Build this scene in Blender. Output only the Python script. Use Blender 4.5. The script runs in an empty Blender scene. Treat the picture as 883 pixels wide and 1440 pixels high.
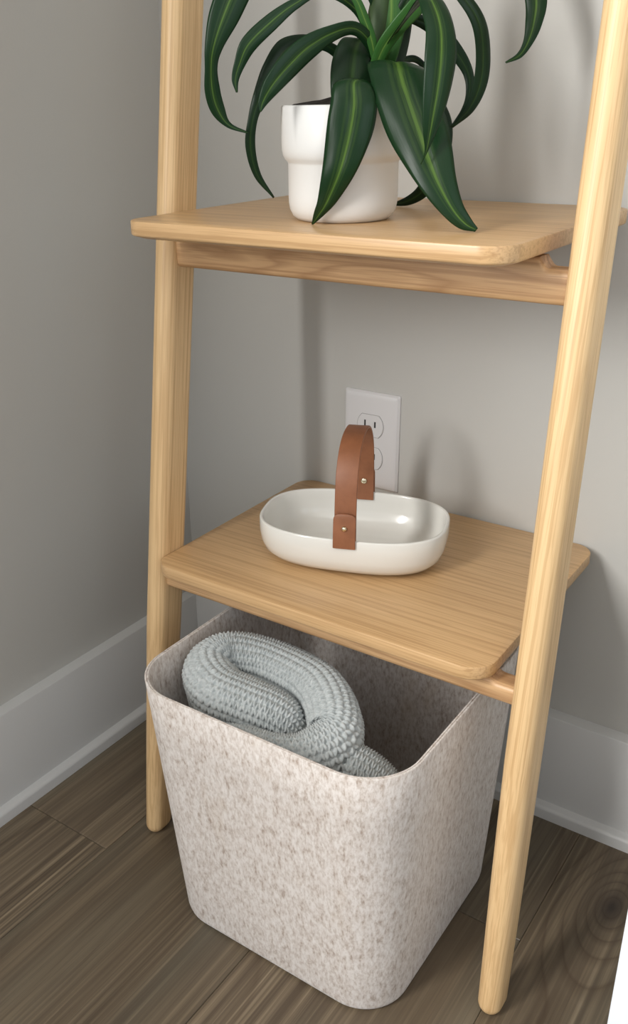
import bpy, bmesh, math, random
from mathutils import Vector, Matrix
import numpy as np
random.seed(4)
S = bpy.context.scene
COL = S.collection

# ------------------------------------------------------------------ camera
cam_d = bpy.data.cameras.new('camera')
cam = bpy.data.objects.new('camera', cam_d)
COL.objects.link(cam)
right = Vector((0.81553105, 0.57841731, -0.01850737))
up = Vector((-0.22006498, 0.33953784, 0.91448645))
fwd = Vector((-0.53523875, 0.74171927, -0.40419304))
m = Matrix((right, up, -fwd)).transposed().to_4x4()
m.translation = Vector((0.77607, -0.87068, 0.75843))
cam.matrix_world = m
cam_d.sensor_fit = 'VERTICAL'
cam_d.sensor_height = 36.0
cam_d.lens = 1301.36 / 1440.0 * 36.0
cam_d.shift_x = (441.5 - 389.92) / 1440.0
cam_d.clip_start = 0.02
S.camera = cam

# ------------------------------------------------------------------ light
w = bpy.data.worlds.new('world')
S.world = w
w.use_nodes = True
bg = w.node_tree.nodes['Background']
bg.inputs['Color'].default_value = (0.97, 0.975, 1.0, 1)
bg.inputs['Strength'].default_value = 0.62
ld = bpy.data.lights.new('window_light', 'AREA')
ld.shape = 'RECTANGLE'
ld.size, ld.size_y = 1.0, 1.1
ld.energy = 112
ld.color = (1.0, 0.985, 0.965)
lo = bpy.data.objects.new('window_light', ld)
COL.objects.link(lo)
lo.location = (0.012, -1.95, 1.30)                     # daylight through a window in the left wall
lo.rotation_euler = Vector((1, 0, 0)).to_track_quat('-Z', 'Z').to_euler()
ld2 = bpy.data.lights.new('side_window_light', 'AREA')
ld2.shape = 'RECTANGLE'
ld2.size, ld2.size_y = 1.2, 1.3
ld2.energy = 9
ld2.color = (0.80, 0.90, 1.0)
lo2 = bpy.data.objects.new('side_window_light', ld2)
COL.objects.link(lo2)
lo2.location = (2.4, -1.9, 1.4)
lo2.rotation_euler = (Vector((0.6, -0.1, 0.5)) - lo2.location).to_track_quat('-Z', 'Y').to_euler()
S.view_settings.view_transform = 'Standard'
S.view_settings.look = 'None'
S.view_settings.gamma = 1.0
S.view_settings.use_curve_mapping = False
S.view_settings.exposure = 0.12

# ------------------------------------------------------------------ helpers
def srgb(r, g, b):
    f = lambda c: (c / 255 / 12.92) if c / 255 <= 0.04045 else ((c / 255 + 0.055) / 1.055) ** 2.4
    return (f(r), f(g), f(b), 1)

class NT:
    """small helper around a node tree"""
    def __init__(self, name):
        self.m = bpy.data.materials.new(name)
        self.m.use_nodes = True
        self.t = self.m.node_tree
        self.b = self.t.nodes['Principled BSDF']
    def n(self, typ, **kw):
        nd = self.t.nodes.new(typ)
        for k, v in kw.items():
            if isinstance(k, str) and hasattr(nd, k):
                setattr(nd, k, v)
        return nd
    def link(self, a, b):
        self.t.links.new(a, b)
    def obj(self, scale=(1, 1, 1), loc=(0, 0, 0), rot=(0, 0, 0), src='Object'):
        tc = self.n('ShaderNodeTexCoord')
        mp = self.n('ShaderNodeMapping')
        mp.inputs['Scale'].default_value = scale
        mp.inputs['Location'].default_value = loc
        mp.inputs['Rotation'].default_value = rot
        self.link(tc.outputs[src], mp.inputs['Vector'])
        return mp.outputs['Vector']
    def noise(self, vec, scale, detail=4, rough=0.55, dist=0.0):
        nd = self.n('ShaderNodeTexNoise')
        nd.inputs['Scale'].default_value = scale
        nd.inputs['Detail'].default_value = detail
        nd.inputs['Roughness'].default_value = rough
        nd.inputs['Distortion'].default_value = dist
        self.link(vec, nd.inputs['Vector'])
        return nd.outputs['Fac']
    def ramp(self, fac, stops):
        nd = self.n('ShaderNodeValToRGB')
        el = nd.color_ramp.elements
        while len(el) < len(stops):
            el.new(0.5)
        for e, (p, c) in zip(el, stops):
            e.position = p
            e.color = c if len(c) == 4 else (*c, 1)
        self.link(fac, nd.inputs['Fac'])
        return nd.outputs['Color']
    def mix(self, fac, a, b, mode='MIX'):
        nd = self.n('ShaderNodeMix', data_type='RGBA', blend_type=mode)
        for sock, v in ((nd.inputs['Factor'], fac), (nd.inputs['A'], a), (nd.inputs['B'], b)):
            pass
        fs = [s for s in nd.inputs if s.name == 'Factor' and s.type == 'VALUE'][0]
        As = [s for s in nd.inputs if s.name == 'A' and s.type == 'RGBA'][0]
        Bs = [s for s in nd.inputs if s.name == 'B' and s.type == 'RGBA'][0]
        for sock, v in ((fs, fac), (As, a), (Bs, b)):
            if hasattr(v, 'is_output'):
                self.link(v, sock)
            else:
                sock.default_value = v
        return [s for s in nd.outputs if s.type == 'RGBA'][0]
    def math(self, op, a, b=None, clamp=False):
        nd = self.n('ShaderNodeMath', operation=op)
        nd.use_clamp = clamp
        for i, v in enumerate((a, b)):
            if v is None:
                continue
            if hasattr(v, 'is_output'):
                self.link(v, nd.inputs[i])
            else:
                nd.inputs[i].default_value = v
        return nd.outputs[0]
    def bump(self, h, strength=0.2, dist=0.001):
        nd = self.n('ShaderNodeBump')
        nd.inputs['Strength'].default_value = strength
        nd.inputs['Distance'].default_value = dist
        self.link(h, nd.inputs['Height'])
        self.link(nd.outputs['Normal'], self.b.inputs['Normal'])
    def set(self, color=None, rough=None, **kw):
        if color is not None:
            if hasattr(color, 'is_output'):
                self.link(color, self.b.inputs['Base Color'])
            else:
                self.b.inputs['Base Color'].default_value = color
        if rough is not None:
            if hasattr(rough, 'is_output'):
                self.link(rough, self.b.inputs['Roughness'])
            else:
                self.b.inputs['Roughness'].default_value = rough
        for k, v in kw.items():
            self.b.inputs[k].default_value = v
        return self.m

def mat_plain(name, c, rough, **kw):
    t = NT(name)
    return t.set(c, rough, **kw)

def mat_paint(name, c, rough=0.6, bump=0.12, scale=420):
    t = NT(name)
    v = t.obj()
    n1 = t.noise(v, 3.0, 3)
    d = tuple(x * 0.95 for x in c[:3]) + (1,)
    t.bump(t.noise(v, scale, 2), bump, 0.0006)
    return t.set(t.mix(n1, d, c), rough)

def mat_wood(name, axis, light, mid, dark, rough=0.42, seed=0.0, lean=0.0, line=150.0, fig=0.5, cath=16.0):
    """ash: close straight grain lines, fine pores and a faint broad figure along one axis"""
    t = NT(name)
    oi = t.n('ShaderNodeObjectInfo')
    tc = t.n('ShaderNodeTexCoord')
    sp = t.n('ShaderNodeSeparateXYZ')
    t.link(tc.outputs['Object'], sp.inputs[0])
    ax = list(sp.outputs[:3])
    if lean:
        ax[1] = t.math('SUBTRACT', ax[1], t.math('MULTIPLY', ax[2], lean))
    rnd = t.math('MULTIPLY', oi.outputs['Random'], 7.0)
    def vec(k, off):
        cb = t.n('ShaderNodeCombineXYZ')
        for i in range(3):
            v = t.math('MULTIPLY', ax[i], k if i == axis else 1.0)
            t.link(t.math('ADD', v, t.math('ADD', rnd, seed + off)), cb.inputs[i])
        return cb.outputs[0]
    figure = t.noise(vec(0.10, 0.0), cath, 2, 0.5, 0.2)
    rings = t.math('FRACT', t.math('MULTIPLY', figure, 8.0))
    lines = t.noise(vec(0.010, 2.0), line, 2, 0.5)
    pores = t.noise(vec(0.020, 4.0), 750, 2, 0.6)
    tone = t.noise(vec(0.08, 6.0), 14, 2, 0.5)
    c = t.mix(t.ramp(tone, [(0.3, (0, 0, 0)), (0.7, (1, 1, 1))]), mid, light)
    rg = t.ramp(rings, [(0.0, (fig,) * 3), (0.4, (0,) * 3), (0.85, (fig * 0.3,) * 3), (1.0, (fig,) * 3)])
    c = t.mix(rg, c, dark)
    c = t.mix(t.ramp(lines, [(0.40, (0.45,) * 3), (0.50, (0,) * 3)]), c, dark)
    c = t.mix(t.ramp(pores, [(0.36, (0.38,) * 3), (0.5, (0,) * 3)]), c, dark)
    t.bump(pores, 0.14, 0.0004)
    return t.set(c, rough)

def mesh_obj(name, bm, mat, parent=None, origin=(0, 0, 0), smooth=True, autosmooth=None):
    """link a bmesh (built in world coordinates) as one object with its origin moved"""
    me = bpy.data.meshes.new(name)
    o0 = Vector(origin)
    if parent is not None:
        o0 = parent.location.copy()
    bmesh.ops.recalc_face_normals(bm, faces=bm.faces)
    bmesh.ops.translate(bm, verts=bm.verts, vec=-o0)
    bm.to_mesh(me)
    bm.free()
    for p in me.polygons:
        p.use_smooth = smooth
    if smooth and autosmooth is not None:
        me.set_sharp_from_angle(angle=math.radians(autosmooth))
    me.materials.append(mat)
    ob = bpy.data.objects.new(name, me)
    COL.objects.link(ob)
    if parent is None:
        ob.location = o0
    else:
        ob.parent = parent
    return ob

def sub(name, bm, mat, part, smooth=True, autosmooth=None):
    """a sub-part: child of a part, sharing the thing's origin"""
    root = part.parent if part.parent is not None else part
    ob = mesh_obj(name, bm, mat, root, smooth=smooth, autosmooth=autosmooth)
    ob.parent = part
    return ob

def thing(name, loc, label, cat, group=None):
    e = bpy.data.objects.new(name, None)
    e.empty_display_size = 0.05
    e.location = loc
    COL.objects.link(e)
    e['label'] = label
    e['category'] = cat
    if group:
        e['group'] = group
    return e

def box(bm, lo_, hi, bev=0.0, seg=2):
    g = bmesh.ops.create_cube(bm, size=1.0)
    vs = g['verts']
    for v in vs:
        for i in range(3):
            v.co[i] = lo_[i] if v.co[i] < 0 else hi[i]
    if bev:
        es = list({e for v in vs for e in v.link_edges})
        bmesh.ops.bevel(bm, geom=es, offset=bev, segments=seg, affect='EDGES', profile=0.5)
    return bm

def rrect(cx, cy, wx, wy, r, n=8):
    """outline of a rounded rectangle, counter-clockwise; r = radius or 4 radii"""
    rs = [r] * 4 if not isinstance(r, (list, tuple)) else r
    pts = []
    for (sx, sy, a0), rr in zip(((1, 1, 0), (-1, 1, 90), (-1, -1, 180), (1, -1, 270)), rs):
        for i in range(n + 1):
            a = math.radians(a0 + 90 * i / n)
            pts.append((cx + sx * (wx / 2 - rr) + rr * math.cos(a), cy + sy * (wy / 2 - rr) + rr * math.sin(a)))
    return pts

def loft(bm, rings, cap0=True, cap1=True, closed=True):
    vr = [[bm.verts.new(p) for p in r] for r in rings]
    n = len(vr[0])
    for a, b in zip(vr[:-1], vr[1:]):
        for i in range(n if closed else n - 1):
            j = (i + 1) % n
            bm.faces.new((a[i], a[j], b[j], b[i]))
    if cap0:
        bm.faces.new(vr[0][::-1])
    if cap1:
        bm.faces.new(vr[-1])
    return vr

def lathe(bm, prof, c, seg=64, cap0=True, cap1=True):
    rings = [[(c[0] + r * math.cos(2 * math.pi * i / seg), c[1] + r * math.sin(2 * math.pi * i / seg), c[2] + z)
              for i in range(seg)] for r, z in prof]
    return loft(bm, rings, cap0, cap1)

def catmull(pts, per):
    """Catmull-Rom through tuples of any length"""
    P = [np.array(p, float) for p in pts]
    P = [2 * P[0] - P[1]] + P + [2 * P[-1] - P[-2]]
    out = []
    for i in range(1, len(P) - 2):
        a, b, c, d = P[i - 1:i + 3]
        for k in range(per):
            t = k / per
            out.append(0.5 * (2 * b + (c - a) * t + (2 * a - 5 * b + 4 * c - d) * t * t + (3 * b - a - 3 * c + d) * t ** 3))
    out.append(P[-2])
    return out

# ------------------------------------------------------------------ materials
WALL = mat_paint('wall_paint', (0.538, 0.530, 0.498, 1), 0.62)
TRIM = mat_paint('white_trim_paint', (0.63, 0.632, 0.622, 1), 0.38, 0.05, 90)
ASH_Z = mat_wood('ash_upright', 2, srgb(230, 198, 150), srgb(222, 188, 140), srgb(186, 146, 98), seed=1.0, lean=0.1435, line=420, fig=0.18)
ASH_X = mat_wood('ash_shelf', 0, srgb(210, 174, 128), srgb(203, 166, 120), srgb(168, 129, 85), seed=3.0, rough=0.36, line=250, fig=0.16)
ASH_R = mat_wood('ash_rail', 0, srgb(208, 170, 126), srgb(196, 157, 113), srgb(152, 112, 74), seed=5.3, line=200, fig=0.6, cath=30.0)
CERAMIC = mat_plain('white_glazed_ceramic', (0.76, 0.75, 0.70, 1), 0.18, **{'Coat Weight': 0.4, 'Coat Roughness': 0.06})
POTMAT = mat_plain('white_matte_pot', (0.76, 0.76, 0.74, 1), 0.42)
PLASTIC = mat_plain('white_outlet_plastic', (0.70, 0.69, 0.69, 1), 0.35)
DARK = mat_plain('dark_slot', (0.015, 0.013, 0.012, 1), 0.6)
BRASS = mat_plain('pale_brass', (0.78, 0.70, 0.52, 1), 0.22, Metallic=1.0)
CABMAT = mat_plain('white_cabinet_lacquer', (0.80, 0.85, 0.90, 1), 0.3)

def mat_felt():
    t = NT('mottled_felt')
    v = t.obj((1, 1, 0.42))
    base = t.ramp(t.noise(v, 210, 4, 0.62), [(0.28, srgb(172, 156, 144)), (0.42, srgb(203, 193, 185)), (0.58, srgb(216, 209, 203)), (0.75, srgb(224, 218, 213))])
    fib = t.ramp(t.noise(v, 420, 3, 0.7), [(0.3, (0.80, 0.77, 0.74)), (0.55, (1, 1, 1))])
    c = t.mix(1.0, base, fib, 'MULTIPLY')
    tan = t.ramp(t.noise(v, 34, 2, 0.5), [(0.62, (0, 0, 0)), (0.78, (0.35,) * 3)])
    c = t.mix(tan, c, srgb(196, 178, 156))
    t.bump(t.noise(v, 520, 4, 0.7), 0.35, 0.0009)
    t.b.inputs['Sheen Weight'].default_value = 0.25
    return t.set(c, 0.95)
FELT = mat_felt()

def mat_knit():
    t = NT('grey_blue_knit')
    v = t.obj()
    c = t.ramp(t.noise(v, 260, 3, 0.6), [(0.3, srgb(160, 166, 166)), (0.7, srgb(190, 194, 193))])
    t.bump(t.noise(v, 1500, 3, 0.7), 0.35, 0.0005)
    t.b.inputs['Sheen Weight'].default_value = 0.3
    return t.set(c, 0.9)
KNIT = mat_knit()

def mat_leather():
    t = NT('tan_leather')
    v = t.obj()
    c = t.ramp(t.noise(v, 60, 4, 0.6), [(0.3, srgb(132, 84, 56)), (0.7, srgb(150, 97, 66))])
    t.bump(t.noise(v, 900, 3, 0.6), 0.15, 0.0003)
    return t.set(c, 0.5)
LEATHER = mat_leather()

def mat_leaf(name, edge, stripe):
    """strap leaf: dark margins, one irregular pale band along the middle (UV: u across, v along)"""
    t = NT(name)
    uv = t.n('ShaderNodeUVMap')
    sp = t.n('ShaderNodeSeparateXYZ')
    t.link(uv.outputs['UV'], sp.inputs[0])
    mp = t.n('ShaderNodeMapping')
    mp.inputs['Scale'].default_value = (1, 0.12, 1)
    t.link(uv.outputs['UV'], mp.inputs['Vector'])
    fine = t.noise(mp.outputs[0], 60, 2, 0.6)
    slow = t.noise(mp.outputs[0], 5, 2, 0.5)
    u = t.math('ADD', sp.outputs[0], t.math('MULTIPLY', t.math('SUBTRACT', slow, 0.5), 0.10))
    d = t.math('ABSOLUTE', t.math('SUBTRACT', u, 0.5))
    d = t.math('ADD', d, t.math('MULTIPLY', t.math('SUBTRACT', fine, 0.5), 0.09))
    band = t.ramp(d, [(0.0, (0.85,) * 3), (0.03, (0.5,) * 3), (0.048, (0.08,) * 3), (0.068, (0.30,) * 3), (0.095, (0.0,) * 3), (0.15, (0.14,) * 3), (0.19, (0.0,) * 3)])
    base = t.mix(fine, edge, tuple(x * 1.7 for x in edge[:3]) + (1,))
    c = t.mix(band, base, stripe)
    t.bump(fine, 0.12, 0.0006)
    t.b.inputs['Specular IOR Level'].default_value = 0.20
    return t.set(c, 0.30)
LEAF = mat_leaf('green_striped_leaf', srgb(17, 40, 20), srgb(86, 116, 48))
LEAF_SHADED = mat_leaf('shaded_striped_leaf', srgb(16, 34, 18), srgb(46, 70, 32))  # darker copy of the leaf green, shade put into the colour
LEAF_LT = mat_leaf('young_striped_leaf', srgb(42, 78, 34), srgb(104, 134, 62))
STEM = mat_plain('green_stem', srgb(48, 70, 32), 0.6)

def mat_soil():
    t = NT('dark_potting_soil')
    v = t.obj()
    c = t.ramp(t.noise(v, 240, 4, 0.7), [(0.35, srgb(20, 16, 13)), (0.7, srgb(52, 42, 34))])
    t.bump(t.noise(v, 300, 4, 0.7), 0.9, 0.003)
    return t.set(c, 0.95)
SOIL = mat_soil()

def mat_plank(name, knot=None, k=1.0):
    """grey-brown oak plank, grain along Y; an optional knot bends the grain round itself"""
    t = NT(name)
    oi = t.n('ShaderNodeObjectInfo')
    tc = t.n('ShaderNodeTexCoord')
    sp = t.n('ShaderNodeSeparateXYZ')
    t.link(tc.outputs['Object'], sp.inputs[0])
    x, y = sp.outputs[0], sp.outputs[1]
    rnd = t.math('MULTIPLY', oi.outputs['Random'], 23.0)
    def vec(sx, sy, ox=0.0):
        cb = t.n('ShaderNodeCombineXYZ')
        t.link(t.math('MULTIPLY', x, sx), cb.inputs[0])
        t.link(t.math('MULTIPLY', y, sy), cb.inputs[1])
        t.link(t.math('ADD', rnd, ox), cb.inputs[2])
        return cb.outputs[0]
    wob = t.noise(vec(5.0, 1.6), 1.0, 2, 0.5)                 # cathedral figure
    fig = t.math('ADD', t.math('MULTIPLY', wob, 9.0), t.math('MULTIPLY', x, 26.0))
    if knot:
        dx = t.math('SUBTRACT', x, knot[0])
        dy = t.math('MULTIPLY', t.math('SUBTRACT', y, knot[1]), 0.55)
        r = t.math('SQRT', t.math('ADD', t.math('MULTIPLY', dx, dx), t.math('MULTIPLY', dy, dy)))
        r = t.math('MULTIPLY', r, t.math('ADD', 0.55, t.math('MULTIPLY', t.noise(vec(11.0, 6.0, 4.0), 1.0, 1, 0.5), 0.9)))
        hump = t.math('MULTIPLY', t.math('SUBTRACT', 0.085, r), 11.8, True)
        fig = t.math('ADD', fig, t.math('MULTIPLY', t.math('MULTIPLY', hump, hump), 7.0))   # grain lines flow round the knot
    ring = t.math('FRACT', fig)
    ringc = t.ramp(ring, [(0.0, (0.7,) * 3), (0.12, (0.15,) * 3), (0.6, (0,) * 3), (0.93, (0.45,) * 3), (1.0, (0.7,) * 3)])
    gate = t.ramp(t.noise(vec(3.0, 1.0, 5.0), 1.6, 2), [(0.42, (0.12,) * 3), (0.62, (1,) * 3)])
    streak = t.noise(vec(230.0, 1.6, 1.0), 1.0, 3, 0.6)
    sgate = t.ramp(t.noise(vec(9.0, 1.4, 8.0), 1.0, 2), [(0.36, (0.3,) * 3), (0.56, (1,) * 3)])
    fine = t.noise(vec(420.0, 7.0, 2.0), 1.0, 2, 0.6)
    broad = t.noise(vec(16.0, 0.9, 3.0), 1.0, 2, 0.5)
    c = t.ramp(broad, [(0.28, tuple(q * k for q in srgb(84, 72, 57)[:3])), (0.5, tuple(q * k for q in srgb(113, 99, 80)[:3])), (0.72, tuple(q * k for q in srgb(142, 126, 102)[:3]))])
    c = t.mix(t.math('MULTIPLY', t.ramp(streak, [(0.40, (0.8,) * 3), (0.56, (0,) * 3)]), sgate), c, srgb(72, 60, 47))
    c = t.mix(t.math('MULTIPLY', t.ramp(streak, [(0.56, (0,) * 3), (0.72, (0.7,) * 3)]), sgate), c, srgb(160, 144, 119))
    hue = t.noise(vec(12.0, 1.5, 11.0), 1.0, 2, 0.5)
    c = t.mix(t.ramp(hue, [(0.45, (0,) * 3), (0.65, (0.55,) * 3)]), c, srgb(98, 93, 80))
    c = t.mix(t.math('MULTIPLY', ringc, t.math('MULTIPLY', gate, 0.75) if not knot else 0.8), c, srgb(66, 50, 35))
    c = t.mix(t.ramp(fine, [(0.38, (0.35,) * 3), (0.52, (0,) * 3)]), c, srgb(80, 68, 55))
    tone = t.math('ADD', 0.86, t.math('MULTIPLY', oi.outputs['Random'], 0.28))
    g = t.n('ShaderNodeCombineXYZ')
    for i in range(3):
        t.link(tone, g.inputs[i])
    c = t.mix(1.0, c, g.outputs[0], 'MULTIPLY')
    if knot:
        c = t.mix(t.math('MULTIPLY', t.math('SUBTRACT', 0.017, r), 60.0, True), c, srgb(58, 47, 40))
    t.bump(fine, 0.25, 0.0005)
    return t.set(c, 0.42)

# ------------------------------------------------------------------ the setting
def struct(o):
    o['kind'] = 'structure'
    return o

bm = box(bmesh.new(), (-0.12, -3.6, -0.12), (3.4, 0.12, -0.006))
floor = struct(mesh_obj('floor', bm, mat_plain('subfloor', srgb(40, 34, 28), 0.9), smooth=False))
PLANK = mat_plank('oak_plank')
PLANK_K = mat_plank('oak_plank_knot', knot=(0.637, -0.108))
PW = 0.2133
seams = [0.1497 + PW * i for i in range(-1, 11)]
first = [-0.342, -1.0, -0.200, -0.86, -0.45, -1.2, -0.3, -0.9, -0.6, -0.2, -1.1]
for i in range(len(seams) - 1):
    x0, x1 = max(seams[i], 0.0) , seams[i + 1]
    cuts = [0.0]
    yy = first[i]
    while yy > -3.4:
        cuts.append(yy)
        yy -= 1.22
    cuts.append(-3.4)
    for a, b in zip(cuts[:-1], cuts[1:]):
        bm = box(bmesh.new(), (x0 + 0.0002, b + 0.0003, -0.006), (x1 - 0.0002, a - 0.0003, 0.0), 0.0006, 1)
        p = mesh_obj('plank', bm, PLANK_K if (i == 3 and a == 0.0) else PLANK, floor, smooth=False)

bm = box(bmesh.new(), (-0.12, 0.0, -0.006), (3.4, 0.12, 2.5))
wall_back = struct(mesh_obj('wall_back', bm, WALL, smooth=False))
bm = box(bmesh.new(), (-0.12, -3.6, -0.006), (0.0, 0.0, 2.5))
wall_left = struct(mesh_obj('wall_left', bm, WALL, smooth=False))

bm = box(bmesh.new(), (-0.12, -3.6, 2.5), (3.4, 0.12, 2.6))
struct(mesh_obj('ceiling', bm, mat_paint('ceiling_paint', (0.72, 0.71, 0.69, 1), 0.8), smooth=False))

TB, TS, HS, HB = 0.0152, 0.0093, 0.0185, 0.1327
def profile_run(name, prof, along, a, b, parent=None):
    """profile (distance from wall, z) run along a wall"""
    bm = bmesh.new()
    rings = []
    for s in (a, b):
        rings.append([((d, s, z) if along == 'y' else (s, -d, z)) for d, z in prof])
    loft(bm, rings)
    return mesh_obj(name, bm, TRIM, parent, autosmooth=35)
board = [(0, 0), (TB, 0), (TB, HB - 0.0015), (TB - 0.0006, HB - 0.0004), (TB - 0.0018, HB), (0.0, HB + 0.0008)]
shoe = [(TB - 0.001, 0.0), (TB + TS, 0.0), (TB + TS, 0.0115)]
for i in range(1, 6):
    a_ = math.radians(90 * i / 5)
    shoe.append((TB + TS - 0.0055 + 0.0055 * math.cos(a_), 0.0115 + 0.0045 * math.sin(a_)))
shoe.append((TB - 0.001, HS))
bl = struct(profile_run('baseboard_left', board, 'y', -3.4, 0.0))
profile_run('shoe_molding', shoe, 'y', -3.4, 0.0, bl)
bb = struct(profile_run('baseboard_back', board, 'x', TB, 3.3))
profile_run('shoe_molding', shoe, 'x', TB, 3.3, bb)

# ------------------------------------------------------------------ ladder shelf
PLX, PRX, PY0, LEAN = 0.1794, 0.5824, -0.2897, 0.1435
PWX, PWY, PR = 0.0236, 0.0424, 0.0112
RTILT = -0.0224
ZTOP = 1.9
lad = thing('ladder_shelf', (0.38, -0.15, 0.0), 'pale ash ladder shelf with rounded uprights leaning on the wall', 'shelf')
def post(x, tilt):
    bm = bmesh.new()
    rings = []
    lv = []
    R0 = 0.0112
    for i in range(9):                                   # rounded foot
        a = math.radians(90 * i / 8)
        lv.append((R0 * (1 - math.cos(a)), math.sin(a)))
    lv += [(0.03, 1.0), (0.09, 1.0), (0.15, 1.0)] + [(0.26, 1.0)] + [(0.2 + 0.1 * k, 1.0) for k in range(1, 18)]
    for z, f in lv:
        g = min(1.0, 0.93 + 0.07 * z / 0.12)             # slight taper to the foot
        ax, ay = (PWX * g / 2), (0.031 + (PWY - 0.031) * min(1.0, z / 0.26)) / 2
        inset = R0 * (1 - f)
        wx, wy = max(2 * (ax - inset), 0.0006), max(2 * (ay - inset), 0.0006)
        if z == 0:
            wx, wy = 0.0012, 0.031 - 2 * R0
        r = min(PR, wx / 2 - 1e-4, wy / 2 - 1e-4)
        rings.append([(px + tilt * z - (0.004 if x < 0.3 else 0.0) * max(0.0, 1 - z / 0.26), py + LEAN * z + 0.006 * max(0.0, 1 - z / 0.26), z) for px, py in rrect(x, PY0, wx, wy, r, 8)])
    loft(bm, rings)
    return mesh_obj('post', bm, ASH_Z, lad)
post(PLX, 0.0)
post(PRX, RTILT)

def shelf(x0, x1, y0, y1, ztop, th=0.0158):
    bm = bmesh.new()
    cx, cy, wx, wy = (x0 + x1) / 2, (y0 + y1) / 2, x1 - x0, y1 - y0
    rc = [0.020, 0.020, 0.020, 0.024]
    prof = [(0.0130, 0.0), (0.0112, 0.0003), (0.0016, 0.0032), (0.0004, 0.0040), (0.0, 0.0052), (0.0, th - 0.0014), (0.0004, th - 0.0004), (0.0014, th)]
    rings = []
    for ins, z in prof:
        rings.append([(a, b, ztop - th + z) for a, b in rrect(cx, cy, wx - 2 * ins, wy - 2 * ins, [r - ins for r in rc], 10)])
    loft(bm, rings)
    return mesh_obj('shelf', bm, ASH_X, lad, autosmooth=40)
SH = 0.0158
shelf(0.1915, 0.5461, -0.2752, -0.0025, 0.3413)
shelf(0.1915, 0.5393, -0.2800, -0.0030, 0.6696)

def rail(x0, x1, yf, yb, z0, zend, zmid):
    bm = bmesh.new()
    rings = []
    n = 7
    st = [(x0, 0.0), (x0 + 0.018, 0.0)] + [(x0 + 0.018 + 0.008 * i / n, 1 - math.cos(math.pi / 2 * i / n)) for i in range(1, n + 1)]
    st += [(x1 - (q - x0), f) for q, f in reversed(st)]
    for x, f in st:
        zt = zend + (zmid - zend) * f
        o = rrect((yf + yb) / 2, (z0 + zt) / 2, yb - yf, zt - z0, 0.0045, 5)
        rings.append([(x, a, b) for a, b in o])
    loft(bm, rings)
    return mesh_obj('rail', bm, ASH_R, lad, autosmooth=50)
rail(PLX + 0.008, PRX + RTILT * 0.31 - 0.008, -0.2560, -0.2330, 0.3055, 0.3225, 0.3413 - SH + 0.0003)
rail(PLX + 0.008, PRX + RTILT * 0.63 - 0.008, -0.2100, -0.1870, 0.6208, 0.6462, 0.6696 - SH + 0.0003)

# ------------------------------------------------------------------ felt basket
BZ = 0.287
def basket_ring(z, ins):
    f = z / BZ
    xl = 0.2625 + (0.2490 - 0.2625) * f + ins
    xr = 0.5115 + (0.5255 - 0.5115) * f - ins
    yf = -0.3615 + (-0.3868 + 0.3615) * f + ins
    yb = -0.1120 + (-0.0985 + 0.1120) * f - ins
    r = 0.046 + 0.006 * f - ins
    return [(a, b, z) for a, b in rrect((xl + xr) / 2, (yf + yb) / 2, xr - xl, yb - yf, max(r, 0.004), 12)]
bk = thing('felt_basket', (0.387, -0.236, 0.0), 'tall mottled beige felt basket on the floor under the lower shelf', 'basket')
bm = bmesh.new()
T = 0.0040
prof = [(0.0, 0.007), (0.0008, 0.0032), (0.003, 0.0008), (0.007, 0.0), (0.06, 0.0), (0.12, 0.0), (0.18, 0.0), (0.24, 0.0), (BZ - 0.0006, 0.0), (BZ, 0.0006), (BZ, 0.0016), (BZ - 0.0010, 0.0020), (BZ, 0.0024)]   # two felt layers meet at the rim
prof += [(BZ, T - 0.0006), (BZ - 0.0008, T), (0.24, T), (0.18, T), (0.12, T), (0.06, T), (0.012, T), (0.006, T + 0.002), (0.0045, T + 0.006)]
loft(bm, [basket_ring(z, i) for z, i in prof])
body = mesh_obj('body', bm, FELT, bk, autosmooth=60)
# ------------------------------------------------------------------ rolled knitted throw
def knit_height(s, t):
    """relief of a chunky garter knit: wavy rows along s, stacked along t (metres in, -1..1 out)"""
    row, st = 0.0074, 0.0052
    ph = 2 * np.pi * s / st
    r = np.floor(t / row)
    out = None
    for k in (-1, 0, 1):                                   # each row is a wavy strand; neighbours overlap
        par = ((r + k) % 2) * np.pi
        tc = (t / row - r - k - 0.5) - 0.24 * np.sin(ph + par)
        ridge = np.sqrt(np.clip(1 - (tc / 0.45) ** 2, 0, 1))
        z = ridge * (0.80 + 0.30 * np.cos(2 * ph)) - 0.6
        out = z if out is None else np.maximum(out, z)
    return out

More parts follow.
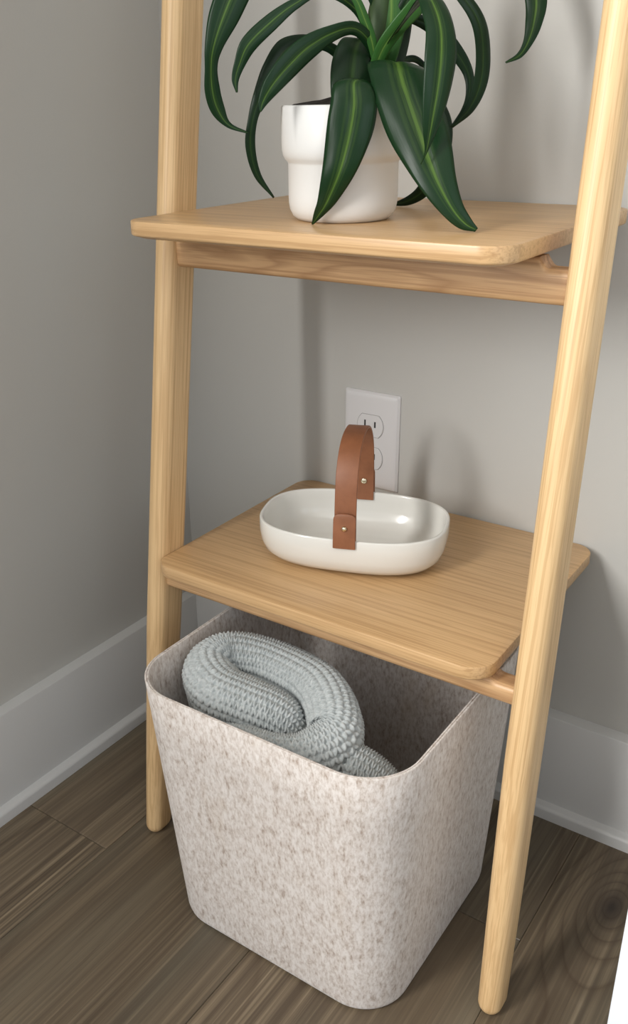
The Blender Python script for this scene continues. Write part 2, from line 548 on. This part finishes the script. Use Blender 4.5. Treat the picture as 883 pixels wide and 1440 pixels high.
def sweep_roll(path, depth, bottom_z, per=26):
    """inverted-U band of knit swept along a path of (x, y, ztop, half thickness)"""
    P = np.array(catmull(path, per * 6))
    seg = np.linalg.norm(np.diff(P[:, :3], axis=0), axis=1)
    s = np.concatenate(([0], np.cumsum(seg)))
    N = int(s[-1] / 0.00062)
    ss = np.linspace(0, s[-1], N)
    P = np.stack([np.interp(ss, s, P[:, k]) for k in range(4)], 1)
    tan = np.gradient(P[:, :2], axis=0)
    tan /= np.linalg.norm(tan, axis=1)[:, None] + 1e-9
    side = np.stack([-tan[:, 1], tan[:, 0]], 1)
    # section parameter: t from -L..L measured over the top, quarter-circle shoulders then straight down
    rad = 0.024
    arc = rad * np.pi / 2
    dn = 0.085
    tt = np.arange(-(arc + dn), arc + dn, 0.00066)
    deep = np.array([dn + 0.03, depth])
    ang = np.clip(tt / rad, -np.pi / 2, np.pi / 2)
    over = np.maximum(np.abs(tt) - arc, 0)
    cx = np.sin(ang) * 1.0
    cz = np.cos(ang) - 1.0
    X = P[:, None, 0] + side[:, None, 0] * (cx[None] * P[:, None, 3])
    Y = P[:, None, 1] + side[:, None, 1] * (cx[None] * P[:, None, 3])
    Z = P[:, None, 2] + cz[None] * rad - over[None]
    # close the ends: shrink the section over the first and last bit of the path
    endlen = 0.020
    e = np.clip(np.minimum(ss, ss[-1] - ss) / endlen, 0, 1)
    e = np.sqrt(1 - (1 - e) ** 2)
    X = P[:, None, 0] + (X - P[:, None, 0]) * e[:, None]
    Y = P[:, None, 1] + (Y - P[:, None, 1]) * e[:, None]
    Z = Z - (1 - e[:, None]) * rad
    pull = 1.0 - 1.35 * over                              # the roll narrows downwards with the basket
    X = 0.386 + (X - 0.386) * pull[None]
    Y = -0.262 + (Y + 0.262) * pull[None]
    # soft large folds
    w = 0.0022 * np.sin(ss * 47)[:, None] * np.cos(tt * 60)[None]
    G = np.stack([X, Y, Z], 2)
    du = np.gradient(G, axis=0)
    dv = np.gradient(G, axis=1)
    nn = np.cross(du, dv)
    nn /= np.linalg.norm(nn, axis=2)[..., None] + 1e-12
    up_ = np.sign(nn[:, len(tt) // 2, 2].mean())
    nn *= up_
    h = knit_height(ss[:, None] + 0 * tt[None], tt[None] + 0 * ss[:, None] + 0.2) * 0.0036
    G = G + nn * (h + w)[..., None]
    # coarse skirt down to the basket floor on both sides
    cen = np.array([0.386, -0.262])
    def skirt(E):
        E = E.copy()
        E[..., :2] = cen + (E[..., :2] - cen) * 0.62
        E[..., 2] = bottom_z
        return E
    lo_l, lo_r = skirt(G[:, :1]), skirt(G[:, -1:])
    return np.concatenate([lo_l, G, lo_r], 1)

def grid_mesh(name, grids, mat, loc):
    vs, fs, base = [], [], 0
    for G in grids:
        a, b = G.shape[:2]
        vs.append(G.reshape(-1, 3) - np.array(loc))
        idx = np.arange(a * b).reshape(a, b) + base
        q = np.stack([idx[:-1, :-1], idx[1:, :-1], idx[1:, 1:], idx[:-1, 1:]], -1).reshape(-1, 4)
        fs.append(q)
        base += a * b
    V = np.concatenate(vs); F = np.concatenate(fs)
    me = bpy.data.meshes.new(name)
    me.vertices.add(len(V)); me.vertices.foreach_set('co', V.astype(np.float32).ravel())
    me.loops.add(F.size); me.loops.foreach_set('vertex_index', F.astype(np.int32).ravel())
    me.polygons.add(len(F))
    me.polygons.foreach_set('loop_start', np.arange(0, F.size, 4, dtype=np.int32))
    me.polygons.foreach_set('loop_total', np.full(len(F), 4, dtype=np.int32))
    me.polygons.foreach_set('use_smooth', np.ones(len(F), dtype=bool))
    me.update(calc_edges=True)
    me.validate()
    me.materials.append(mat)
    o = bpy.data.objects.new(name, me)
    o.location = loc
    COL.objects.link(o)
    return o
spiral = [(0.325, -0.352, 0.250, 0.017), (0.3600, -0.3560, 0.259, 0.019), (0.3950, -0.3530, 0.264, 0.021), (0.4280, -0.3420, 0.270, 0.023),
          (0.4420, -0.3180, 0.279, 0.024), (0.4230, -0.2920, 0.286, 0.024), (0.3800, -0.2740, 0.291, 0.024), (0.3300, -0.2690, 0.293, 0.024),
          (0.2980, -0.2830, 0.293, 0.024), (0.2920, -0.3090, 0.291, 0.024), (0.3120, -0.3250, 0.289, 0.025), (0.3450, -0.3230, 0.285, 0.024),
          (0.3760, -0.3180, 0.277, 0.021), (0.4000, -0.3130, 0.262, 0.016)]
spiral = [(x - 0.010 if x > 0.415 else x - 0.005 if x < 0.30 else x, y, z, r) for x, y, z, r in spiral]
flap = [(0.440, -0.325, 0.262, 0.022), (0.462, -0.318, 0.253, 0.024), (0.482, -0.311, 0.239, 0.025), (0.500, -0.303, 0.220, 0.022)]
thr = grid_mesh('knitted_throw', [sweep_roll(spiral, 0.27, 0.006), sweep_roll(flap, 0.22, 0.006)], KNIT, (0.385, -0.235, 0.006))
thr['label'] = 'pale grey-blue knitted throw rolled up inside the felt basket'
thr['category'] = 'blanket'

# ------------------------------------------------------------------ ceramic tray with leather handle
TC = Vector((0.3481, -0.1479, 0.3413))
TA = math.radians(18.54)
U = Vector((math.cos(TA), math.sin(TA), 0)); Vv = Vector((-math.sin(TA), math.cos(TA), 0))
def tloc(u, v, z):
    return tuple(TC + U * u + Vv * v + Vector((0, 0, z)))
def tray_ring(z, ins):
    hl, hw, ex = 0.0930 - ins, 0.0624 - ins, 2 / 2.76
    out = []
    for k in range(96):
        c, s = math.cos(2 * math.pi * k / 96), math.sin(2 * math.pi * k / 96)
        out.append(tloc(math.copysign(hl * abs(c) ** ex, c), math.copysign(hw * abs(s) ** ex, s), z))
    return out
ct = thing('ceramic_tray', TC, 'oval white ceramic tray with a tan leather handle on the lower shelf', 'tray')
H = 0.0436
prof = [(0.0, 0.030), (0.0006, 0.024), (0.0025, 0.0165), (0.006, 0.010), (0.012, 0.0045), (0.020, 0.0015), (0.030, 0.0), (H - 0.0014, 0.0), (H - 0.0004, 0.0005), (H, 0.0016)]
prof += [(H - 0.0004, 0.0029), (H - 0.0014, 0.0034), (0.034, 0.0038), (0.024, 0.0052), (0.0155, 0.0085), (0.0095, 0.0150), (0.0065, 0.0230), (0.0052, 0.031)]
bm = bmesh.new()
loft(bm, [tray_ring(z, i) for z, i in prof])
mesh_obj('dish', bm, CERAMIC, ct, autosmooth=70)
HA = math.radians(21.8)                                  # the handle sits a little askew on the dish
HU = Vector((math.cos(HA), math.sin(HA), 0)); HV = Vector((-math.sin(HA), math.cos(HA), 0))
def hloc(u, v, z):
    return tuple(TC + HU * (u + 0.001) + HV * v + Vector((0, 0, z)))
def strap(path, width, th, rounded=None):
    """leather strip: path of (v, z) in the tray's cross plane, width along u"""
    bm = bmesh.new()
    P = catmull(path, 8)
    n = len(P)
    rings = []
    for i, p in enumerate(P):
        q0, q1 = P[max(i - 1, 0)], P[min(i + 1, n - 1)]
        tv = np.array(q1) - np.array(q0); tv /= np.linalg.norm(tv)
        nv = np.array((-tv[1], tv[0]))
        hw = width / 2
        if rounded:
            d = (rounded - np.linalg.norm(np.array(p) - np.array(P[-1])))
            if d > 0:
                hw = hw - rounded + math.sqrt(max(rounded ** 2 - d ** 2, 1e-8))
        ring = []
        for a, b in rrect(0, 0, 2 * hw, th, th * 0.32, 3):
            c = np.array(p) + nv * b
            ring.append(hloc(a, c[0], c[1]))
        rings.append(ring)
    loft(bm, rings)
    return bm
arch = [(-0.0572, 0.030), (-0.0575, 0.043), (-0.0580, 0.056), (-0.0575, 0.076), (-0.0535, 0.100), (-0.0440, 0.1168), (-0.0280, 0.1282), (-0.0060, 0.1318),
        (0.0180, 0.1290), (0.0370, 0.1180), (0.0500, 0.101), (0.0560, 0.078), (0.0580, 0.056), (0.0575, 0.046), (0.0568, 0.036)]
hd = mesh_obj('handle', strap(arch, 0.0205, 0.0026), LEATHER, ct, autosmooth=40)
hd['label'] = 'tan leather carrying strap'
for s in (-1, 1):
    tab = [(s * 0.0641, 0.0365), (s * 0.0640, 0.045), (s * 0.0634, 0.054), (s * 0.0624, 0.063), (s * 0.0614, 0.0705)]
    tb_ = sub('tab', strap(tab, 0.0212, 0.0026, 0.006), LEATHER, hd, autosmooth=40)
    bm = bmesh.new()
    rings = []
    for r, d in ((0.0001, 0.0040), (0.0016, 0.0036), (0.0026, 0.0025), (0.0028, 0.0010), (0.0022, -0.001), (0.0022, -0.0062), (0.0034, -0.0072), (0.0028, -0.0084), (0.0001, -0.0088)):
        rings.append([hloc(r * math.cos(k * math.pi / 8), s * (0.0634 + d), 0.0570 + r * math.sin(k * math.pi / 8)) for k in range(16)])
    loft(bm, rings)
    rv = sub('rivet', bm, BRASS, hd)
    rv['label'] = 'round pale brass rivet'

# ------------------------------------------------------------------ wall outlet
OX0, OX1, OZ0, OZ1 = 0.2480, 0.3180, 0.3491, 0.4631
oc = thing('wall_outlet', ((OX0 + OX1) / 2, 0.0, (OZ0 + OZ1) / 2), 'white duplex power outlet on the wall behind the ceramic tray', 'outlet')
bm = bmesh.new()
rings = []
for y, ins in ((0.0, 0.0), (-0.0018, 0.0), (-0.0042, 0.0022), (-0.0050, 0.0042), (-0.0052, 0.0070)):
    rings.append([(a, y, b) for a, b in rrect((OX0 + OX1) / 2, (OZ0 + OZ1) / 2, OX1 - OX0 - 2 * ins, OZ1 - OZ0 - 2 * ins, 0.0022, 3)])
loft(bm, rings)
mesh_obj('cover_plate', bm, PLASTIC, oc, autosmooth=20)
ocx, ocz = (OX0 + OX1) / 2, (OZ0 + OZ1) / 2
for dz in (0.0185, -0.0195):
    pts = []
    rr, hh = 0.0166, 0.0128
    a0 = math.asin(hh / rr)
    for k in range(13):
        a = -a0 + 2 * a0 * k / 12
        pts.append((rr * math.cos(a), rr * math.sin(a)))
    for k in range(13):
        a = math.pi - a0 + 2 * a0 * k / 12
        pts.append((rr * math.cos(a), rr * math.sin(a)))
    def ring(sc, y):
        return [(ocx + a * sc, y, ocz + dz + b * sc) for a, b in pts]
    gb = bmesh.new()
    loft(gb, [ring(1.035, -0.0040), ring(1.035, -0.00535), ring(1.0, -0.00535), ring(1.0, -0.0040)])
    mesh_obj('gap_line', gb, mat_plain('grey_gap', (0.3, 0.29, 0.28, 1), 0.7), oc, autosmooth=20)
    rb = bmesh.new()
    loft(rb, [ring(1.0, -0.003), ring(1.0, -0.0058), ring(0.97, -0.0063)])
    rc_ = mesh_obj('receptacle', rb, PLASTIC, oc, autosmooth=25)
    for sx, hgt in ((-0.0064, 0.0042), (0.0064, 0.0034)):
        sub('slot', box(bmesh.new(), (ocx + sx - 0.0009, -0.0066, ocz + dz + 0.0022 - hgt), (ocx + sx + 0.0009, -0.0050, ocz + dz + 0.0022 + hgt)), DARK, rc_, smooth=False)
    gh = bmesh.new()
    lathe_pts = [[(ocx + r * math.cos(k * math.pi / 8), y, ocz + dz - 0.0078 + r * math.sin(k * math.pi / 8)) for k in range(16)] for r, y in ((0.0024, -0.0050), (0.0024, -0.0066))]
    loft(gh, lathe_pts)
    sub('ground_hole', gh, DARK, rc_, smooth=False)
sb = bmesh.new()
loft(sb, [[(ocx + r * math.cos(k * math.pi / 8), y, ocz + r * math.sin(k * math.pi / 8)) for k in range(16)] for r, y in ((0.0026, -0.0045), (0.0026, -0.0058), (0.0016, -0.0064))])
mesh_obj('screw', sb, PLASTIC, oc, autosmooth=40)

# ------------------------------------------------------------------ potted plant
PC = (0.3545, -0.1850, 0.6696)
pl = thing('potted_plant', PC, 'striped green strap-leaved plant in a white stepped pot on the upper shelf', 'plant')
RL, RU = 0.0448, 0.0502
prof = [(0.034, 0.0), (0.0375, 0.0006), (0.0412, 0.0035), (0.0436, 0.008), (0.0446, 0.0135), (RL, 0.020), (RL, 0.0435), (0.0455, 0.0452), (0.0474, 0.0470), (0.0490, 0.0500), (0.0499, 0.0540),
        (RU, 0.0590), (RU, 0.0855), (RU - 0.0006, 0.0866), (RU - 0.0015, 0.0870), (RU - 0.0026, 0.0864), (RU - 0.0032, 0.085), (RU - 0.0034, 0.060), (0.044, 0.050)]
bm = bmesh.new()
lathe(bm, prof, PC, 72)
pot = mesh_obj('pot', bm, POTMAT, pl, autosmooth=50)
bm = bmesh.new()
lathe(bm, [(RU - 0.0034, 0.074), (RU - 0.0036, 0.0845), (0.040, 0.0868), (0.024, 0.089), (0.010, 0.0915), (0.0004, 0.092)], PC, 40)
for v in bm.verts:
    if v.co.z > PC[2] + 0.085:
        v.co.z += random.uniform(-0.0008, 0.0012)
mesh_obj('soil', bm, SOIL, pl)
stem = catmull([(0.362, -0.182, 0.745, 0.011), (0.368, -0.180, 0.770, 0.0105), (0.376, -0.177, 0.795, 0.010), (0.380, -0.175, 0.822, 0.009), (0.382, -0.174, 0.850, 0.005)], 6)
bm = bmesh.new()
loft(bm, [[(p[0] + p[3] * math.cos(k * math.pi / 8), p[1] + p[3] * math.sin(k * math.pi / 8), p[2]) for k in range(16)] for p in stem])
mesh_obj('stem', bm, STEM, pl)

LEAVES = [
('front_left',[(0.3748,-0.1841,0.7687,0.3816,-0.1792,0.7665),(0.3769,-0.2048,0.7720,0.3897,-0.1956,0.7688),(0.3783,-0.2235,0.7757,0.3963,-0.2105,0.7725),(0.3776,-0.2363,0.7728,0.4005,-0.2198,0.7695),(0.3784,-0.2432,0.7576,0.4063,-0.2230,0.7570),(0.3774,-0.2464,0.7423,0.4059,-0.2258,0.7412),(0.3757,-0.2476,0.7252,0.4015,-0.2290,0.7256),(0.3729,-0.2472,0.7061,0.3934,-0.2324,0.7077),(0.3669,-0.2429,0.6881,0.3789,-0.2342,0.6878),(0.3608,-0.2386,0.6785,0.3675,-0.2337,0.6778),(0.3550,-0.2329,0.6701,0.3559,-0.2323,0.6696)]),
('front_right',[(0.3759,-0.1686,0.7778,0.3849,-0.1620,0.7776),(0.3826,-0.1884,0.7862,0.4052,-0.1721,0.7808),(0.3904,-0.2074,0.7908,0.4223,-0.1844,0.7820),(0.3951,-0.2164,0.7871,0.4296,-0.1914,0.7788),(0.3996,-0.2217,0.7775,0.4346,-0.1964,0.7748),(0.4074,-0.2284,0.7632,0.4434,-0.2024,0.7633),(0.4202,-0.2352,0.7423,0.4563,-0.2092,0.7444),(0.4347,-0.2383,0.7225,0.4649,-0.2165,0.7266),(0.4513,-0.2374,0.7012,0.4722,-0.2223,0.7069),(0.4672,-0.2333,0.6834,0.4794,-0.2246,0.6904),(0.4794,-0.2282,0.6731,0.4862,-0.2234,0.6798),(0.4896,-0.2221,0.6705,0.4911,-0.2210,0.6729)]),
('droop_front',[(0.3800,-0.1804,0.7815,0.3835,-0.1779,0.7844),(0.3960,-0.1911,0.7991,0.4006,-0.1877,0.8037),(0.4182,-0.2059,0.8139,0.4254,-0.2007,0.8209),(0.4338,-0.2192,0.8218,0.4448,-0.2113,0.8259),(0.4411,-0.2263,0.8158,0.4560,-0.2156,0.8189),(0.4485,-0.2321,0.8022,0.4649,-0.2202,0.8044),(0.4511,-0.2376,0.7854,0.4699,-0.2240,0.7884),(0.4523,-0.2404,0.7690,0.4700,-0.2276,0.7713),(0.4529,-0.2412,0.7533,0.4669,-0.2311,0.7539),(0.4535,-0.2396,0.7373,0.4615,-0.2338,0.7380),(0.4533,-0.2360,0.7255,0.4554,-0.2345,0.7254),(0.4503,-0.2357,0.7164,0.4507,-0.2354,0.7164)]),
('thin_right',[(0.3837,-0.1752,0.8005,0.3886,-0.1717,0.7978),(0.4024,-0.1741,0.8342,0.4082,-0.1699,0.8284),(0.4291,-0.1671,0.8413,0.4284,-0.1676,0.8323),(0.4472,-0.1602,0.8275,0.4410,-0.1647,0.8218),(0.4579,-0.1525,0.8098,0.4491,-0.1589,0.8069),(0.4604,-0.1470,0.7871,0.4509,-0.1539,0.7873),(0.4580,-0.1463,0.7664,0.4494,-0.1525,0.7692),(0.4499,-0.1497,0.7496,0.4445,-0.1536,0.7536),(0.4362,-0.1558,0.7382,0.4354,-0.1564,0.7390)]),
('back_right',[(0.3748,-0.1694,0.8018,0.3788,-0.1665,0.7977),(0.3832,-0.1510,0.8193,0.3867,-0.1484,0.8123),(0.3975,-0.1382,0.8188,0.3949,-0.1400,0.8106),(0.4142,-0.1286,0.8083,0.4079,-0.1331,0.8004),(0.4266,-0.1220,0.7928,0.4194,-0.1273,0.7873),(0.4340,-0.1192,0.7770,0.4279,-0.1236,0.7752),(0.4353,-0.1207,0.7618,0.4307,-0.1240,0.7626),(0.4325,-0.1252,0.7488,0.4292,-0.1276,0.7509),(0.4244,-0.1335,0.7376,0.4235,-0.1342,0.7384)]),
('small_back',[(0.3710,-0.1474,0.7847,0.3726,-0.1462,0.7809),(0.3754,-0.1319,0.7901,0.3770,-0.1308,0.7851),(0.3828,-0.1204,0.7916,0.3816,-0.1212,0.7866),(0.3906,-0.1148,0.7838,0.3875,-0.1170,0.7816),(0.3952,-0.1139,0.7696,0.3942,-0.1146,0.7692)]),
('far_right',[(0.3753,-0.1567,0.8163,0.3812,-0.1524,0.8136),(0.3856,-0.1368,0.8666,0.3940,-0.1308,0.8608),(0.4083,-0.1081,0.8969,0.4132,-0.1046,0.8836),(0.4400,-0.0791,0.8896,0.4314,-0.0853,0.8773),(0.4628,-0.0689,0.8569,0.4481,-0.0794,0.8508),(0.4701,-0.0697,0.8292,0.4565,-0.0795,0.8286),(0.4697,-0.0762,0.8100,0.4597,-0.0834,0.8123),(0.4655,-0.0817,0.7971,0.4599,-0.0857,0.8000),(0.4600,-0.0881,0.7879,0.4573,-0.0901,0.7910),(0.4513,-0.0968,0.7839,0.4507,-0.0973,0.7850)]),
('far_left',[(0.3785,-0.1790,0.8172,0.3841,-0.1750,0.8198),(0.3627,-0.2027,0.8612,0.3701,-0.1974,0.8667),(0.3462,-0.2269,0.8758,0.3474,-0.2261,0.8895),(0.3335,-0.2435,0.8606,0.3216,-0.2521,0.8737),(0.3236,-0.2556,0.8376,0.3063,-0.2680,0.8480),(0.3139,-0.2651,0.8143,0.2970,-0.2773,0.8219),(0.3036,-0.2725,0.7959,0.2931,-0.2801,0.7991),(0.2987,-0.2736,0.7832,0.2910,-0.2791,0.7837),(0.2980,-0.2704,0.7683,0.2885,-0.2773,0.7668),(0.2984,-0.2664,0.7563,0.2903,-0.2722,0.7521),(0.2999,-0.2616,0.7451,0.2976,-0.2633,0.7419),(0.3090,-0.2513,0.7381,0.3085,-0.2517,0.7370)]),
('mid_left',[(0.3773,-0.1823,0.7931,0.3821,-0.1789,0.7955),(0.3701,-0.1974,0.8186,0.3739,-0.1946,0.8222),(0.3557,-0.2176,0.8295,0.3564,-0.2171,0.8358),(0.3436,-0.2326,0.8216,0.3402,-0.2350,0.8280),(0.3319,-0.2447,0.8082,0.3253,-0.2494,0.8167),(0.3208,-0.2552,0.7952,0.3127,-0.2610,0.8021),(0.3140,-0.2600,0.7841,0.3077,-0.2646,0.7869),(0.3101,-0.2629,0.7747,0.3058,-0.2660,0.7753),(0.3091,-0.2636,0.7663,0.3080,-0.2644,0.7662)]),
('arch_left',[(0.3778,-0.1795,0.7810,0.3837,-0.1752,0.7831),(0.3794,-0.1968,0.7964,0.3859,-0.1921,0.8008),(0.3768,-0.2098,0.8032,0.3785,-0.2086,0.8123),(0.3699,-0.2246,0.7987,0.3659,-0.2275,0.8090),(0.3616,-0.2380,0.7881,0.3529,-0.2443,0.8009),(0.3528,-0.2493,0.7765,0.3424,-0.2568,0.7875),(0.3437,-0.2584,0.7657,0.3348,-0.2648,0.7731),(0.3366,-0.2635,0.7580,0.3312,-0.2673,0.7610),(0.3326,-0.2664,0.7526,0.3316,-0.2671,0.7529)]),
('long_left',[(0.3688,-0.1736,0.7669,0.3723,-0.1711,0.7727),(0.3576,-0.1818,0.7745,0.3633,-0.1776,0.7808),(0.3508,-0.1891,0.7872,0.3566,-0.1849,0.7934),(0.3442,-0.1988,0.7946,0.3468,-0.1969,0.8019),(0.3368,-0.2115,0.7938,0.3360,-0.2121,0.8064),(0.3328,-0.2218,0.7896,0.3239,-0.2282,0.8029),(0.3273,-0.2307,0.7793,0.3161,-0.2388,0.7870),(0.3200,-0.2385,0.7639,0.3110,-0.2449,0.7682),(0.3128,-0.2437,0.7478,0.3067,-0.2480,0.7494),(0.3094,-0.2436,0.7283,0.3031,-0.2482,0.7279),(0.3101,-0.2382,0.7072,0.3058,-0.2413,0.7051),(0.3164,-0.2287,0.6886,0.3155,-0.2294,0.6879)]),
('dark_left',[(0.3681,-0.1803,0.7988,0.3772,-0.1738,0.7922),(0.3646,-0.1915,0.8053,0.3779,-0.1819,0.7983),(0.3616,-0.2010,0.8023,0.3810,-0.1870,0.7912),(0.3605,-0.2092,0.7915,0.3851,-0.1915,0.7817),(0.3616,-0.2159,0.7768,0.3887,-0.1963,0.7718),(0.3653,-0.2206,0.7620,0.3889,-0.2036,0.7620),(0.3722,-0.2254,0.7502,0.3879,-0.2141,0.7498),(0.3815,-0.2261,0.7412,0.3833,-0.2249,0.7412)]),
('crown_up',[(0.3793,-0.1809,0.7756,0.3881,-0.1745,0.7734),(0.3814,-0.1843,0.7954,0.3962,-0.1736,0.7926),(0.3813,-0.1844,0.8185,0.4004,-0.1706,0.8173),(0.3787,-0.1813,0.8457,0.3958,-0.1690,0.8469),(0.3752,-0.1764,0.8738,0.3853,-0.1691,0.8750),(0.3741,-0.1698,0.8932,0.3754,-0.1689,0.8933)]),
('crown_back',[(0.3705,-0.1576,0.7765,0.3814,-0.1498,0.7733),(0.3690,-0.1537,0.7975,0.3871,-0.1407,0.7931),(0.3697,-0.1483,0.8197,0.3878,-0.1353,0.8164),(0.3711,-0.1412,0.8469,0.3872,-0.1295,0.8438),(0.3794,-0.1290,0.8747,0.3812,-0.1277,0.8744)]),
('thin_up_left',[(0.3827,-0.1907,0.7862,0.3870,-0.1876,0.7870),(0.3816,-0.1977,0.8001,0.3874,-0.1935,0.8017),(0.3787,-0.2035,0.8137,0.3842,-0.1995,0.8160),(0.3744,-0.2091,0.8271,0.3784,-0.2062,0.8303),(0.3639,-0.2179,0.8378,0.3662,-0.2162,0.8426),(0.3487,-0.2301,0.8444,0.3490,-0.2299,0.8454)]),
('crown_diag',[(0.3799,-0.1903,0.7820,0.3864,-0.1856,0.7787),(0.3887,-0.1938,0.7981,0.3971,-0.1878,0.7927),(0.4008,-0.1925,0.8126,0.4090,-0.1866,0.8054),(0.4137,-0.1881,0.8269,0.4227,-0.1816,0.8195),(0.4272,-0.1808,0.8457,0.4345,-0.1755,0.8394),(0.4422,-0.1700,0.8560,0.4431,-0.1694,0.8550)]),
('behind_low',[(0.3756,-0.1318,0.7783,0.3728,-0.1338,0.7718),(0.3904,-0.1026,0.7687,0.3827,-0.1081,0.7596),(0.4025,-0.0877,0.7435,0.3893,-0.0972,0.7403),(0.4029,-0.0874,0.7147,0.3891,-0.0973,0.7182),(0.3909,-0.0837,0.6924,0.3797,-0.0918,0.6990),(0.3774,-0.0811,0.6785,0.3707,-0.0860,0.6864),(0.3614,-0.0828,0.6712,0.3589,-0.0846,0.6781),(0.3435,-0.0834,0.6702,0.3432,-0.0836,0.6716)]),
]
YOUNG = {'crown_up', 'crown_diag', 'thin_up_left'}
SHADY = {'long_left', 'dark_left', 'crown_back', 'back_right', 'small_back', 'behind_low', 'thin_right'}  # inner and rear leaves, their shade painted in with the darker green
FACE = Vector((0.50, -0.70, 0.51)).normalized()          # leaves turn their faces to the bright side of the room
def leaf(key, pts):
    per = 8
    P = catmull(pts, per)                                  # rows of (left edge xyz, right edge xyz)
    n = len(P)
    rnd = random.Random(key)
    bm = bmesh.new()
    uvl = bm.loops.layers.uv.new('UVMap')
    across = 12
    rows = []
    phase = rnd.uniform(0, 6.28)
    nprev = None
    cen = [Vector((p[:3] + p[3:]) / 2) for p in P]
    for i, p in enumerate(P):
        t = (cen[min(i + 1, n - 1)] - cen[max(i - 1, 0)]).normalized()
        sd = Vector(p[3:] - p[:3])
        hw = max(sd.length / 2, 0.0003)
        sd.normalize()
        nrm = sd.cross(t)
        if nrm.length < 1e-4:
            nrm = FACE.copy()
        nrm.normalize()
        if nrm.dot(FACE) < 0:
            nrm = -nrm
        f = i / (n - 1)
        tw = 0.22 * math.sin(3.0 * f + phase)              # gentle twist along the blade
        sd2 = (sd * math.cos(tw) + nrm * math.sin(tw)).normalized()
        n2 = (nrm * math.cos(tw) - sd * math.sin(tw)).normalized()
        row = []
        for k in range(across + 1):
            q = -1 + 2 * k / across
            wave = 0.05 * hw * math.sin(f * 19 + phase + (2 if q > 0 else 0)) * abs(q) ** 2
            lift = -0.20 * hw * q * q - 0.10 * hw * (1 - abs(q)) ** 3 + wave
            row.append(bm.verts.new(cen[i] + sd2 * (q * hw) + n2 * lift))
        rows.append(row)
    for i in range(n - 1):
        for k in range(across):
            fc = bm.faces.new((rows[i][k], rows[i][k + 1], rows[i + 1][k + 1], rows[i + 1][k]))
            for lp, (uu, vv) in zip(fc.loops, ((k, i), (k + 1, i), (k + 1, i + 1), (k, i + 1))):
                lp[uvl].uv = (uu / across, vv / (n - 1) + phase)
    mt = LEAF_LT if key in YOUNG else LEAF_SHADED if key in SHADY else LEAF
    o = mesh_obj('leaf', bm, mt, pl)
    md = o.modifiers.new('thickness', 'SOLIDIFY')
    md.thickness = 0.0005
    md.offset = 0.0
    return o
for key, pts in LEAVES:
    leaf(key, pts)

# ------------------------------------------------------------------ white cabinet beside the shelf
cb_ = thing('white_cabinet', (0.95, -0.19, 0.0), 'smooth white cabinet standing against the wall beside the ladder shelf', 'cabinet')
X0, X1, YF, YB, HT = 0.6965, 1.25, -0.38, -0.028, 0.55
bm = box(bmesh.new(), (X0, YF + 0.018, 0.0), (X1, YB, HT - 0.02), 0.001, 1)
mesh_obj('body', bm, CABMAT, cb_, autosmooth=30)
bm = box(bmesh.new(), (X0, YF - 0.002, HT - 0.02), (X1, YB, HT), 0.0015, 2)
mesh_obj('top', bm, CABMAT, cb_, autosmooth=30)
mid = (X0 + X1) / 2
for a, b, kx in ((X0, mid - 0.001, mid - 0.03), (mid + 0.001, X1, mid + 0.03)):
    bm = box(bmesh.new(), (a, YF, 0.012), (b, YF + 0.0175, HT - 0.022), 0.0012, 2)
    dr = mesh_obj('door', bm, CABMAT, cb_, autosmooth=30)
    kb = bmesh.new()
    loft(kb, [[(kx + r * math.cos(k * math.pi / 8), YF - d, 0.42 + r * math.sin(k * math.pi / 8)) for k in range(16)] for r, d in ((0.005, -0.001), (0.005, 0.012), (0.011, 0.016), (0.011, 0.022), (0.008, 0.024))])
    sub('knob', kb, BRASS, dr, autosmooth=40)
